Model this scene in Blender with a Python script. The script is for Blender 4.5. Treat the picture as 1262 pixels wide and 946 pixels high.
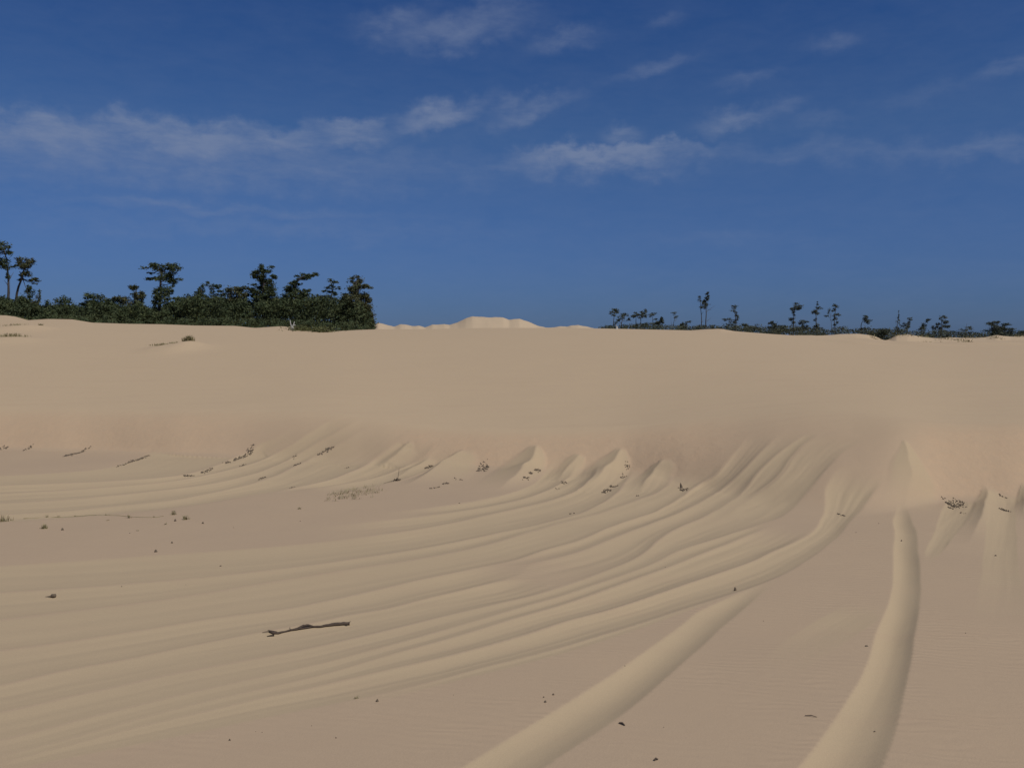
import bpy, math, random
import numpy as np
from mathutils import Vector, noise as mnoise
R = math.radians
random.seed(7); rng = np.random.default_rng(7)
sc = bpy.context.scene
for o in list(bpy.data.objects): bpy.data.objects.remove(o)

# ------------------------------------------------------------------ camera
EYE = 3.0; F = 1093.0; CX, CY, HY = 631.0, 473.0, 418.0
PITCH = math.atan((CY-HY)/F)
cd = bpy.data.cameras.new('camera'); cam = bpy.data.objects.new('camera', cd)
sc.collection.objects.link(cam); sc.camera = cam
cd.sensor_width = 36; cd.lens = F/1262*36; cd.clip_start = .1; cd.clip_end = 20000
cam.location = (0, 0, EYE); cam.rotation_euler = (math.pi/2-PITCH, 0, 0)
sc.render.resolution_x = 1024; sc.render.resolution_y = 767

# ------------------------------------------------------------------ sun and sky
SUN_EL, SUN_AZ = 53.0, 129.0          # azimuth clockwise from the view direction (+Y)
sd = bpy.data.lights.new('sun', 'SUN'); sun = bpy.data.objects.new('sun', sd)
sc.collection.objects.link(sun)
sd.energy = 3.1; sd.angle = R(.53); sd.color = (1.0, .955, .88)
sdir = Vector((math.sin(R(SUN_AZ))*math.cos(R(SUN_EL)), math.cos(R(SUN_AZ))*math.cos(R(SUN_EL)), math.sin(R(SUN_EL))))
sun.rotation_euler = sdir.to_track_quat('Z', 'Y').to_euler(); sun.location = (30, -10, 60)
sc.view_settings.view_transform = 'Standard'; sc.view_settings.look = 'None'
sc.view_settings.exposure = 0.0; sc.view_settings.gamma = 1.0; sc.view_settings.use_curve_mapping = False

w = bpy.data.worlds.new('World'); sc.world = w; w.use_nodes = True
nt = w.node_tree; nt.nodes.clear()
def N(t, **k):
    n = nt.nodes.new(t)
    for a, b in k.items(): setattr(n, a, b)
    return n
def L(a, b): nt.links.new(a, b)
def M(op, a, b=None, c=None, clamp=False):
    n = N('ShaderNodeMath', operation=op); n.use_clamp = clamp
    for i, v in enumerate((a, b, c)):
        if v is None: continue
        if hasattr(v, 'is_output'): L(v, n.inputs[i])
        else: n.inputs[i].default_value = v
    return n.outputs[0]
def ramp(fac, stops, interp='LINEAR'):
    n = N('ShaderNodeValToRGB'); L(fac, n.inputs[0]); e = n.color_ramp.elements; n.color_ramp.interpolation = interp
    while len(e) < len(stops): e.new(.5)
    for i, (p, c) in enumerate(stops):
        e[i].position = p; e[i].color = (*c, 1) if len(c) == 3 else c
    return n.outputs[0]
out = N('ShaderNodeOutputWorld'); bg = N('ShaderNodeBackground'); L(bg.outputs[0], out.inputs[0])
sky = N('ShaderNodeTexSky', sky_type='NISHITA'); sky.sun_disc = False
sky.sun_elevation = R(SUN_EL); sky.sun_rotation = R(SUN_AZ)
sky.altitude = 0; sky.air_density = 1.0; sky.dust_density = .3; sky.ozone_density = 2.0
bg.inputs[1].default_value = .10
tc = N('ShaderNodeTexCoord'); nrm = N('ShaderNodeVectorMath', operation='NORMALIZE'); L(tc.outputs['Generated'], nrm.inputs[0])
sep = N('ShaderNodeSeparateXYZ'); L(nrm.outputs[0], sep.inputs[0])
el = M('MULTIPLY', M('ARCSINE', sep.outputs[2]), 57.29578)
az = M('MULTIPLY', M('ARCTAN2', sep.outputs[0], sep.outputs[1]), 57.29578)
elf = M('DIVIDE', el, 90.0, clamp=True)
SKYTINT = [(0.0, (.100, .186, .462)), (.05, (.136, .232, .49)), (.14, (.175, .30, .51)), (.24, (.095, .255, .52)), (.4, (.10, .27, .56)), (1.0, (.2, .38, .66))]
tint = ramp(elf, SKYTINT)
mul = N('ShaderNodeMix', data_type='RGBA', blend_type='MULTIPLY'); mul.inputs[0].default_value = 1.0
L(sky.outputs[0], mul.inputs[6]); L(tint, mul.inputs[7])
# clouds: thin wisps and a low ragged bank, laid out by azimuth and elevation
CL = [(75,190,95,30,0,1.0),(215,184,120,34,0,1.1),(345,176,65,26,0,.95),(437,168,46,19,0,.95),(15,188,60,30,0,.9),
      (210,212,340,34,0,.62),(560,46,95,20,6,.6),(490,36,50,16,22,.6),(600,30,60,18,12,.6),(545,148,52,14,14,1.0),(655,138,58,15,16,.65),
      (738,193,90,22,0,1.3),(765,170,22,12,0,.7),(835,188,48,16,0,.7),(905,160,40,13,6,.75),(962,146,26,9,4,.45),(1000,202,150,14,-2,.36),
      (1110,208,75,13,-6,.42),(1215,216,90,15,0,.5),(1010,165,36,14,10,.35),(695,58,44,12,8,.55),(800,95,50,8,12,.5),(1022,80,28,9,0,.5),(818,37,26,8,8,.35),
      (920,112,42,9,6,.35),(1235,130,34,7,10,.5),(600,210,130,9,0,.4),(270,267,190,7,-1,.5),(330,287,300,16,0,.3),(900,300,130,10,0,.2),(1130,150,60,12,10,.25)]
cv2 = N('ShaderNodeCombineXYZ'); L(M('MULTIPLY', az, .50), cv2.inputs[0]); L(M('MULTIPLY', el, .62), cv2.inputs[1])
pn = N('ShaderNodeTexNoise'); pn.inputs['Scale'].default_value = .9; pn.inputs['Detail'].default_value = 6; pn.inputs['Roughness'].default_value = .55; L(cv2.outputs[0], pn.inputs['Vector'])
pert = M('MULTIPLY', M('SUBTRACT', pn.outputs[0], .5), 3.6)
macc = None
for (px, py, rx, ry, rot, s) in CL:
    a0 = math.degrees(math.atan((px-CX)/F)); e0 = math.degrees(math.atan((HY-py)/F))
    k = 180/math.pi/F*1.15
    cr, sr = math.cos(R(rot)), math.sin(R(rot))
    da = M('SUBTRACT', az, a0); de = M('ADD', M('SUBTRACT', el, e0), M('MULTIPLY', pert, min(1., ry/16)))
    u_ = M('ADD', M('MULTIPLY', da, cr/(rx*k)), M('MULTIPLY', de, sr/(rx*k)))
    v_ = M('ADD', M('MULTIPLY', de, cr/(ry*k)), M('MULTIPLY', da, -sr/(ry*k)))
    if ry > 15 and s > .62: v_ = M('ADD', v_, M('MAXIMUM', M('MULTIPLY', v_, 1.3), 0.0))   # crisper tops, trailing bases
    d2 = M('ADD', M('MULTIPLY', u_, u_), M('MULTIPLY', v_, v_))
    m = M('MULTIPLY', M('POWER', 2.718, M('MULTIPLY', d2, -1.1)), s)
    macc = m if macc is None else M('SMOOTH_MAX', macc, m, .15)
# beyond the frame the same low broken band goes on round the horizon
side = M('MULTIPLY', M('SUBTRACT', M('ABSOLUTE', az), 31.0), .12, clamp=True)
band = M('POWER', 2.718, M('MULTIPLY', M('POWER', M('DIVIDE', M('SUBTRACT', el, 12.0), 5.0), 2.0), -1.0))
macc = M('ADD', macc, M('MULTIPLY', M('MULTIPLY', side, band), .6))
cv = N('ShaderNodeCombineXYZ'); L(M('MULTIPLY', az, .32), cv.inputs[0]); L(M('MULTIPLY', el, .95), cv.inputs[1])
def wn(scale, detail, rough, dist=0., off=0.):
    ad = N('ShaderNodeVectorMath', operation='ADD'); L(cv.outputs[0], ad.inputs[0]); ad.inputs[1].default_value = (off, off*.7, off*.3)
    n = N('ShaderNodeTexNoise'); n.inputs['Scale'].default_value = scale; n.inputs['Detail'].default_value = detail
    n.inputs['Roughness'].default_value = rough; n.inputs['Distortion'].default_value = dist; L(ad.outputs[0], n.inputs['Vector']); return n.outputs[0]
n1 = wn(.75, 8, .6, .35); n2 = wn(2.6, 6, .6, .3, 9.)
nn = M('ADD', M('MULTIPLY', n1, .75), M('MULTIPLY', n2, .4))
wav = M('ADD', M('MULTIPLY', M('SUBTRACT', nn, .555), 2.1), .70)
cl = M('MULTIPLY', M('MULTIPLY', macc, 1.0), M('MAXIMUM', wav, 0.0))
cl = M('SMOOTH_MIN', M('MULTIPLY', cl, .70), .66, .2)
hzm = M('MULTIPLY', M('POWER', 2.718, M('MULTIPLY', el, -.16)), .05)    # faint milky air low down
fac = M('MINIMUM', M('ADD', cl, hzm), 1.0)
cmix = N('ShaderNodeMix', data_type='RGBA'); L(fac, cmix.inputs[0]); L(mul.outputs[2], cmix.inputs[6]); cmix.inputs[7].default_value = (2.05, 2.5, 3.65, 1)
L(cmix.outputs[2], bg.inputs[0])

# ------------------------------------------------------------------ helpers
col = sc.collection
def tag(o, label=None, cat=None, group=None, kind=None):
    if label: o['label'] = label
    if cat: o['category'] = cat
    if group: o['group'] = group
    if kind: o['kind'] = kind
    return o
def mesh_obj(name, verts, faces, mat, parent=None, loc=(0,0,0), smooth=True):
    me = bpy.data.meshes.new(name)
    verts = np.asarray(verts, dtype=np.float32)
    faces = np.asarray(faces, dtype=np.int32)
    nv, nf, k = len(verts), len(faces), faces.shape[1]
    me.vertices.add(nv); me.vertices.foreach_set('co', verts.ravel())
    me.loops.add(nf*k); me.loops.foreach_set('vertex_index', faces.ravel())
    me.polygons.add(nf); me.polygons.foreach_set('loop_start', np.arange(nf, dtype=np.int32)*k)
    me.polygons.foreach_set('use_smooth', np.full(nf, smooth))
    me.update(calc_edges=True); me.validate()
    me.materials.append(mat)
    o = bpy.data.objects.new(name, me); col.objects.link(o); o.location = loc
    if parent: o.parent = parent
    return o
def smooth(x): x = np.clip(x, 0, 1); return x*x*(3-2*x)
def smin(a, b, k): h = np.clip(.5+.5*(b-a)/k, 0, 1); return b*(1-h)+a*h-k*h*(1-h)
def smax(a, b, k): return -smin(-a, -b, k)
def ray(px, py):
    x = (np.asarray(px, float)-CX)/F; y = (CY-np.asarray(py, float))/F
    dy = math.cos(PITCH)+y*math.sin(PITCH); dz = -math.sin(PITCH)+y*math.cos(PITCH)
    return x/dy, dz/dy                       # per metre forward

# value noise in numpy, smooth and cheap
def vnoise(x, y, seed=0):
    xi = np.floor(x).astype(np.int64); yi = np.floor(y).astype(np.int64); fx = x-xi; fy = y-yi
    fx = fx*fx*fx*(fx*(fx*6-15)+10); fy = fy*fy*fy*(fy*(fy*6-15)+10)
    def h(a, b):
        n = (a*374761393 + b*668265263 + seed*1442695041) & 0xffffffff
        n = ((n ^ (n >> 13))*1274126177) & 0xffffffff; n = n ^ (n >> 16)
        return (n & 0xffff)/65535.0
    return (h(xi,yi)*(1-fx)+h(xi+1,yi)*fx)*(1-fy)+(h(xi,yi+1)*(1-fx)+h(xi+1,yi+1)*fx)*fy-.5
def fbm(x, y, o=4, seed=0):
    s = 0; a = 1
    for i in range(o): s = s+a*vnoise(x+13.7*i, y-7.1*i, seed+i); x = x*2.03; y = y*1.97; a *= .5
    return s

# ------------------------------------------------------------------ the lie of the land
def tab(pts): return np.array([p[0] for p in pts], float), np.array([p[1] for p in pts], float)
BASE = tab([(-400,552),(0,553),(130,556),(200,560),(300,562),(400,568),(500,574),(600,578),(700,581),(780,583),(860,597),(950,618),(1050,632),(1100,630),(1160,617),(1262,617),(1700,620)])
TOP = tab([(-400,508),(0,508),(200,512),(400,512),(500,530),(600,536),(700,536),(800,532),(880,524),(1000,518),(1100,522),(1150,530),(1262,528),(1700,528)])
CREST = tab([(-400,386),(-20,388.5),(8,388.5),(20,390),(36,394.5),(60,393),(90,393.5),(115,397.5),(160,399),(200,399.5),(240,401),(290,401.5),(315,404),(345,402),(365,403),(385,406),
            (400,405.5),(415,408),(440,406.5),(470,405.5),(520,405.5),(600,404),(700,404),(760,405),(850,407),(872,405.5),(888,405.2),(905,408),(950,411.5),(975,413),(1000,413),(1040,416.5),(1070,417),(1100,420),(1150,421.5),(1210,420),(1262,419),(1700,417)])
YC = tab([(-400,72),(0,72),(400,72),(900,76),(1262,72),(1700,72)])
SLOPE_T = tab([(-400,.56),(780,.56),(850,.42),(910,.32),(1060,.32),(1120,.45),(1170,.56),(1700,.56)])
# solve each column of the dune: foot distance, brink distance and height, crest height
PX = np.linspace(-400, 1700, 1051)
vb = ray(PX, np.interp(PX, *BASE))[1]; vt = ray(PX, np.interp(PX, *TOP))[1]; vc = ray(PX, np.interp(PX, *CREST))[1]
Yb = -EYE/vb
SL_ = np.interp(PX, *SLOPE_T); xx = (EYE+vt*Yb)/(SL_-vt); Yt = Yb+xx; Zt = SL_*xx
def sm(a, n): k = np.ones(n)/n; p = np.pad(a, n//2, mode='edge'); return np.convolve(p, k, 'valid')[:len(a)]
Yb = sm(sm(Yb, 25), 25); Yt = sm(sm(Yt, 41), 41); Zt = sm(sm(Zt, 41), 41); SL_ = sm(sm(SL_, 25), 25)
Yc_ = np.interp(PX, *YC); Zc = EYE+vc*Yc_; Zcs = sm(sm(Zc, 121), 81)
# mounds: px, D, top image y, half width px, half depth m, power
FAR = [(132, 9, [(452,409),(460,402),(466,397.8),(471,398.8),(478,401),(486,402.3),(494,399.5),(500,399.8),(508,402),(516,401.5),(524,403.6),(533,400.4),(540,400.6),(548,399.8),(554,400.6),(564,397.5),(574,392.5),(582,390),(590,390.6),(605,391.2),(620,391.6),(627,394.3),(634,393.2),(640,392.6),(646,395),(654,398),(662,401.5),(672,404),(684,403.4),(690,402.2),(698,402.6),(704,401),(712,400.5),(720,402),(728,403.8),(740,407)]),
       (89, 7, [(985,415),(1005,413.8),(1020,413.2),(1040,411.8),(1055,411.2),(1068,412.3),(1078,415),(1090,420),(1096,418.5),(1104,413.6),(1118,412.4),(1135,415),(1150,416.6),(1180,416.2),(1200,416.8),(1216,415.4),(1228,413.2),(1245,415),(1262,414.2),(1300,415),(1400,415)]),
       (82, 4, [(866,407.5),(874,405.9),(884,405.1),(892,405.5),(904,408.5)])]
SMALL = [(222,430,24,.24,2.0),(238,427,12,.14,1.4),(195,430,14,.08,1.4),(20,406,30,.20,2.),(48,405,16,.12,1.6),(10,420,35,.18,2.),(1130,424,30,.14,2.),(1190,424,24,.14,2.),(1060,423,26,.12,2.2),(1235,424,24,.14,2.)]
def col_of(X, Y):
    R_ = np.hypot(X, Y); D = np.maximum(Y, R_*.72)
    return np.clip(CX+F*np.clip(X/np.maximum(D, 1e-3), -1.0, 1.0), -400, 1700), D, R_
def base_h(X, Y, mounds=True):
    X = np.asarray(X, float); Y = np.asarray(Y, float)
    p, D, R_ = col_of(X, Y)
    wv = fbm(p/60., D*0, 2, 5)
    yb = np.interp(p, PX, Yb)+wv*.07; yt = np.interp(p, PX, Yt)+wv*.07; zt = np.interp(p, PX, Zt); zcf_ = np.interp(p, PX, Zc); zc = np.interp(p, PX, Zcs); yc = np.interp(p, PX, Yc_)
    t = (D-yt)/(yc-yt); a = .55
    zu = zt+(zc-zt)*(t*(1+a)-a*np.clip(t, 0, None)**2)
    face = (D-yb)*np.interp(p, PX, SL_)
    z = smin(face, zu, .42)
    z = smax(z, np.zeros_like(z), .16)
    zd = zcf_-zc; z = z+zd*smooth((D-yc+11)/11); zc = zcf_
    over = D > yc
    back = zc-smooth((D-yc)/14)*.9-np.clip((D-yc-14)/600, 0, 1)*1.2
    z = np.where(over, np.minimum(back, zc), z)
    # broad swells
    z = z+.05*fbm(X/7., Y/9., 3, 11)*smooth((D-5)/8)*(1-smooth((D-yc+8)/8))*smooth(D/4)
    z = z+.012*fbm(X/2.1, Y/1.5, 3, 21)*(D < 40)
    sh = z.shape; z = z.ravel(); fX = np.broadcast_to(X, sh).ravel(); fY = np.broadcast_to(Y, sh).ravel(); zcf = np.broadcast_to(zc, sh).ravel()
    far = np.where((fY > 78) & (fY < 260))[0]
    if len(far):
        x = fX[far]; y = fY[far]; zz = z[far]; g = zcf[far]-.9
        for mD, hd, T in FAR:
            tx, ty = tab(T); pp = CX+F*x/y; ex = (pp > tx[0]) & (pp < tx[-1]) & (np.abs(y-mD) < 3*hd); k = np.where(ex)[0]
            if len(k):
                top = EYE+ray(np.full(len(k), CX), np.interp(pp[k], tx, ty))[1]*mD+.05*fbm(x[k]/1.1, y[k]/3, 3, 31)
                edge = smooth((pp[k]-tx[0])/8)*smooth((tx[-1]-pp[k])/8)
                zz[k] = zz[k]+np.maximum(top-zz[k], 0)*np.exp(-((y[k]-mD)/hd)**2*1.1)*edge
        z[far] = zz+.12*np.abs(fbm(x/2.2, y/3., 3, 41))*smooth((y-84)/8)
    z = z.reshape(sh)
    return z
def hit(px, py, fn=None):
    """the point of the bare ground seen at a pixel of the photograph"""
    u, v = ray(px, py); u = np.atleast_1d(u); v = np.atleast_1d(v)
    Ys = np.concatenate([np.linspace(2, 40, 500), np.linspace(40.2, 110, 300)])
    X = u[:, None]*Ys; H = (fn or base_h)(X, np.broadcast_to(Ys, X.shape)); Zr = EYE+v[:, None]*Ys
    below = (Zr < H); i = np.argmax(below, 1); i = np.where(below.any(1), i, len(Ys)-1); i = np.maximum(i, 1)
    r = np.arange(len(u)); a = (Zr-H)[r, i-1]; b = (Zr-H)[r, i]; t = np.clip(a/np.where(a-b == 0, 1, a-b), 0, 1)
    Y = Ys[i-1]+(Ys[i]-Ys[i-1])*t
    return u*Y, Y

# crest lines of the wind scoured furrows, far end first
f_ = [(209,540),(183,557),(157,569),(120,578),(60,583),(-20,587),(-90,590)]
d_ = [(365,518),(345,535),(322,545),(308,555),(287,564),(249,579),(200,588),(120,593),(0,598),(-90,602)]
e_ = [(318,527),(278,547),(252,559),(222,572),(190,577)]
c_ = [(428,506),(400,522),(374,538),(345,556),(305,572),(252,585),(200,594),(100,602),(0,608),(-90,612)]
a_ = [(450,512),(420,530),(392,545),(366,561),(331,577),(287,590),(235,599),(150,609),(60,616),(-90,624)]
b_ = [(470,517),(440,534),(420,545),(392,560),(366,573),(335,587),(305,597),(254,608),(203,616),(127,624),(76,629),(0,633),(-90,638)]
h_ = [(525,520),(493,540),(457,568),(427,583),(396,593),(351,603),(300,612),(254,620),(200,627),(127,634),(60,639),(0,643),(-90,648)]
i_ = [(545,540),(523,562),(493,577),(465,587),(427,595),(380,603),(330,611)]
j_ = [(577,552),(554,564),(528,579),(490,592),(440,603),(390,611)]
G8 = [(690,556),(679,570),(655,597),(611,612),(560,621),(510,628),(450,634)]
G7 = [(724,560),(714,573),(697,591),(667,607),(623,619),(560,630),(500,638),(430,646),(360,652)]
G6 = [(750,556),(742,573),(732,591),(710,605),(674,617),(611,631),(554,644),(478,657),(401,667),(300,676),(200,683),(100,690),(0,697),(-90,703)]
G5 = [(790,560),(775,588),(757,610),(725,628),(680,642),(620,655),(554,668),(490,680),(420,691),(340,701),(240,712),(120,722),(0,730),(-90,736)]
G4 = [(842,560),(834,578),(819,600),(788,615),(750,629),(712,639),(661,653),(611,668),(560,679),(503,690),(427,702),(376,710),(300,722),(260,729),(182,741),(100,751),(0,763),(-90,772)]
G3 = [(925,530),(903,562),(883,585),(859,598),(839,613),(814,628),(788,637),(750,650),(712,666),(669,678),(636,689),(598,697),(554,706),(516,714),(465,726),(401,740),(351,750),(260,762),(182,775),(130,783),(78,791),(0,801),(-80,812)]
P3 = [(962,530),(940,556),(916,580),(892,600),(865,618),(839,631),(800,646),(760,661),(712,680),(660,693),(600,706),(540,719)]
G2 = [(1008,520),(985,540),(962,558),(936,580),(910,610),(880,631),(839,649),(814,664),(796,680),(766,695),(717,714),(665,731),(600,746),(521,765),(456,781),(378,799),(300,814),(208,831),(156,843),(104,854),(52,866),(0,877),(-80,893)]
Q2 = [(1012,532),(990,548),(976,565),(959,587),(941,601),(916,616),(890,632),(850,655)]
G1 = [(1085,530),(1068,541),(1043,557),(1018,581),(1002,599),(987,617),(962,637),(924,650),(880,664),(839,678),(809,692),(776,705),(738,718),(690,734),(640,748),(560,772),(482,794),(404,815),(328,832),(234,853),(156,872),(104,885),(52,899),(0,911),(-80,928)]
G0 = [(962,643),(925,658),(878,677),(840,692),(788,711),(738,729),(687,746),(628,763),(560,784),(482,806),(404,829),(328,847),(260,862),(182,882),(117,901),(65,915),(0,931),(-80,948)]
AL = [(1046,566),(1026,586),(1017,603),(1017,622),(1010,644),(992,661),(954,678),(929,690),(891,704),(834,723),(756,749),(704,763),(652,780),(600,795),(534,812),(456,830),(378,848),(328,858),(260,874),(182,892),(117,909),(52,926),(0,940),(-70,956)]
AR = [(1104,572),(1094,586),(1078,606),(1061,628),(1036,658),(1005,683),(967,707),(916,727),(834,753),(756,778),(678,801),(600,821),(534,839),(456,858),(378,874),(328,884),(234,904),(156,920),(78,935),(26,946),(-50,964)]
A2 = [(940,722),(880,741),(834,757),(756,785),(678,809),(600,829),(534,846),(456,866),(400,878)]
DL = [(966,706),(935,719),(900,735),(860,753),(834,773),(769,820),(717,853),(652,892),(600,924),(565,946),(480,995)]
DR = [(968,707),(950,722),(932,739),(912,756),(886,777),(860,802),(808,848),(756,890),(704,924),(673,946),(615,990)]
TL = [(1113,594),(1107,618),(1101,640),(1101,675),(1097,728),(1079,780),(1062,829),(1037,871),(1009,910),(981,946),(935,1005)]
TR = [(1115,594),(1119,620),(1125,640),(1131,661),(1136,710),(1133,755),(1125,808),(1116,857),(1107,899),(1090,946),(1062,1010)]
FL = [(1093,704),(1065,725),(1030,750),(995,770),(950,800),(905,840)]
FR = [(1096,745),(1082,765),(1044,792),(1002,818),(960,850),(920,885)]
RL = [(1167,612),(1160,632),(1152,652),(1143,672),(1137,695)]
RR = [(1215,601),(1207,618),(1196,638),(1185,652),(1168,673),(1150,695),(1139,712)]
SL = [(1217,605),(1214,640),(1210,690),(1202,740),(1192,790)]
SR = [(1259,606),(1252,634),(1254,672),(1258,706),(1264,760),(1270,810)]
X1 = [(690,701),(628,713),(534,735),(482,748),(430,757),(380,768),(328,777),(234,796),(156,812),(78,826),(0,844),(-80,858)]
UL = [(1262,606),(1262,640),(1268,700),(1280,780)]
UR = [(1310,612),(1305,640),(1312,700),(1330,800)]
# (left crest, right crest, depth per width, lean of the deepest line, fade at start, fade at end)
TROUGHS = [(f_,d_,.050,.5,.15,.05),(d_,c_,.075,.5,.15,.03),(c_,a_,.07,.5,.2,.03),(a_,b_,.075,.5,.2,.03),(b_,h_,.075,.45,.2,.03),(h_,i_,.10,.5,.2,.3),(i_,j_,.06,.5,.2,.3),
           (G8,G7,.075,.5,.12,.25),(G7,G6,.075,.5,.12,.25),(G6,G5,.075,.45,.12,.04),(G5,G4,.065,.45,.12,.04),(G4,G3,.050,.62,.12,.03),
           (G3,P3,.10,.4,.15,.3),(G3,X1,.07,.45,.2,.03),(X1,G2,.065,.4,.2,.03),(P3,G2,.07,.5,.15,.3),(G2,Q2,.08,.5,.1,.25),(Q2,G1,.06,.5,.15,.3),(G2,G1,.065,.5,.45,.03),(G1,G0,.08,.5,.1,.04),
           (G0,AL,.085,.5,.15,.04),(AL,AR,.085,.42,.10,.03),(AR,A2,.06,.5,.3,.2),(DL,DR,.086,.46,.26,0),(TL,TR,.108,.46,.20,0),(FL,FR,.026,.4,.25,.7),(RL,RR,.060,.4,.05,.2),(SL,SR,.034,.6,.02,.5),(UL,UR,.04,.5,.02,.4)]
# spurs: convex buttresses on the foot of the slip face (left foot, right foot, height per width, crest position)
SPURS = [([(503,540),(480,556),(455,572)],[(510,542),(512,560),(490,582),(450,594)],.10,.35),
         ([(531,560),(505,574),(470,588)],[(536,560),(538,575),(510,590),(480,598)],.10,.3),
         ([(576,550),(548,566),(515,586),(480,598)],[(584,551),(592,572),(575,592),(540,606)],.13,.22),
         ([(659,545),(628,564),(600,585),(575,604)],[(666,545),(676,572),(655,596),(610,614)],.15,.62),
         ([(712,556),(690,570),(668,590)],[(722,558),(722,575),(700,594),(672,606)],.11,.5),
         ([(765,548),(735,567),(708,588),(685,602)],[(770,548),(778,575),(755,602),(722,620)],.15,.55),
         ([(820,562),(795,580),(765,602)],[(828,562),(836,580),(815,604),(785,618)],.11,.4),
         ([(1112,540),(1095,575),(1085,612),(1085,634)],[(1116,540),(1140,572),(1158,604),(1150,634)],.10,.45),
         ([(1215,596),(1203,614),(1190,638),(1172,664)],[(1218,596),(1238,616),(1240,650),(1225,700)],.12,.38),
         ([(1262,594),(1252,615),(1250,640)],[(1266,594),(1292,616),(1290,650)],.12,.3)]
def spline(pts, n=12):
    P = np.array(pts, float); P = np.vstack([2*P[0]-P[1], P, 2*P[-1]-P[-2]]); o = []
    for i in range(1, len(P)-2):
        t = np.linspace(0, 1, n, endpoint=False)[:, None]; a, b, c, d = P[i-1:i+3]
        o.append(.5*((2*b)+(-a+c)*t+(2*a-5*b+4*c-d)*t*t+(-a+3*b-3*c+d)*t**3))
    o.append(P[-2:-1]); return np.vstack(o)
LINES = {}
def world_line(pts):
    k = id(pts)
    if k not in LINES:
        s = spline(pts, 8); x, y = hit(s[:, 0], s[:, 1]); q = np.stack([x, y], 1)
        if len(q) > 12: q[1:-1] = (q[:-2]+2*q[1:-1]+q[2:])/4
        LINES[k] = q
    return LINES[k]
def signed(P, line):
    """signed distance to a polyline (+ = right side seen from the camera) and where along it (0..1)"""
    best = np.full(len(P), 1e9, np.float32); sg = np.zeros(len(P), np.float32); al = np.zeros(len(P), np.float32); end = np.zeros(len(P), bool)
    A = line[:-1]; B = line[1:]; Ln = np.hypot(*(B-A).T); cum = np.concatenate([[0], np.cumsum(Ln)]); tot = cum[-1]
    for i in range(len(A)):
        dx, dy = B[i]-A[i]; l2 = dx*dx+dy*dy+1e-12
        rx = P[:, 0]-A[i, 0]; ry = P[:, 1]-A[i, 1]
        t = np.clip((rx*dx+ry*dy)/l2, 0, 1)
        d = (rx-t*dx)**2+(ry-t*dy)**2
        m = d < best
        best = np.where(m, d, best); cr = dx*ry-dy*rx
        sg = np.where(m, np.sign(cr), sg); al = np.where(m, (cum[i]+t*Ln[i])/tot, al)
    return np.sqrt(best)*sg, al
def relief(X, Y):
    """furrows and spurs: returns height change, furrow mask, signed height on spurs"""
    sh = X.shape; X = X.ravel(); Y = Y.ravel(); H = np.zeros(len(X)); S = np.zeros(len(X)); K = np.zeros(len(X))
    wa = np.clip(Y/18, 0, 1)**2; wx = X+.06*wa*fbm(X/.9, Y/.9, 2, 51); wy = Y+.08*wa*fbm(X/1.1, Y/1.1, 2, 52)
    for kind, items in (('t', TROUGHS), ('s', SPURS)):
        for it in items:
            Lp, Rp = world_line(it[0]), world_line(it[1]); al = np.vstack([Lp, Rp]); lo = al.min(0)-.3; hi = al.max(0)+.3
            idx = np.where((X > lo[0]) & (X < hi[0]) & (Y > lo[1]) & (Y < hi[1]))[0]
            if not len(idx): continue
            P = np.stack([wx[idx], wy[idx]], 1).astype(np.float32)
            dl, sl = signed(P, Lp); dr, sr = signed(P, Rp); dr = -dr
            ins = (dl > 0) & (dr > 0)&(sl > 0)&(sr > 0)&(sl < 1)&(sr < 1); wd = dl+dr+1e-6; t = dl/wd
            if kind == 't':
                k, c, f0, f1 = it[2:]
                fade = smooth(np.minimum(sl, sr)/max(f0, .01))*(smooth((1-np.maximum(sl, sr))/f1) if f1 > 0 else 1)
                pw = 2+(0 if f1 == 0 else 1.2)*smooth((wd-.35)/.5); p = np.where(t < c, 1-((c-t)/c)**2, 1-np.clip((t-c)/(1-c), 0, 1)**pw)
                p = p*(1+(.03 if f1 == 0 else .34)*fbm(t*5.5+sl*2, sl*3.5+3*c+10*k, 3, 71))
                px_ = CX+F*P[:, 0]/P[:, 1]; lf = 1-.58*(1-smooth((px_-200)/520))*smooth((17-P[:, 1])/4)
                amp = lf*(1.36 if f1 == 0 else 1.02)*k*np.minimum(wd, .55+.25*np.minimum(wd, 1.5))*fade*(1+.35*fbm(P[:, 0]/1.3, P[:, 1]/1.3, 2, 61))
                h = np.where(ins, -amp*p, 0); e_r = .010 if f1 == 0 else .0035; h = np.minimum(h, 0); h = -(np.sqrt(h*h+e_r*e_r)-e_r)
                H[idx] = np.minimum(H[idx], h)
                K[idx] = np.maximum(K[idx], np.where(ins, fade*np.minimum(1, p*4), 0))
            else:
                k, c = it[2:]
                s = (sl+sr)/2; fade = smooth(s/.06)*(1-smooth((s-.25)/.75))
                p = np.where(t < c, t/c, (1-t)/(1-c)); p = p-.12*np.sin(p*math.pi)
                h = np.where(ins, 1.22*k*np.minimum(wd, 1.4)*fade*p, 0)
                S[idx] = np.maximum(S[idx], h)
                K[idx] = np.maximum(K[idx], np.where(ins, smooth(p*4)*fade, 0))
    return (H+S).reshape(sh), K.reshape(sh)
def ground(X, Y, withK=False):
    X = np.asarray(X, float); Y = np.asarray(Y, float); z = base_h(X, Y)
    p, D, R_ = col_of(X, Y)
    for (mx, my, hw, hh, hd) in SMALL:
        u, v = hit([mx], [my]) if (mx, my) not in LINES else LINES[(mx, my)]
        LINES[(mx, my)] = (u, v)
        wx = hw/F*v[0]
        z = z+hh*np.exp(-((X-u[0])/wx)**2-((Y-v[0])/hd)**2)
    h, K = relief(X, Y)
    return (z+h, K) if withK else z+h
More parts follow.
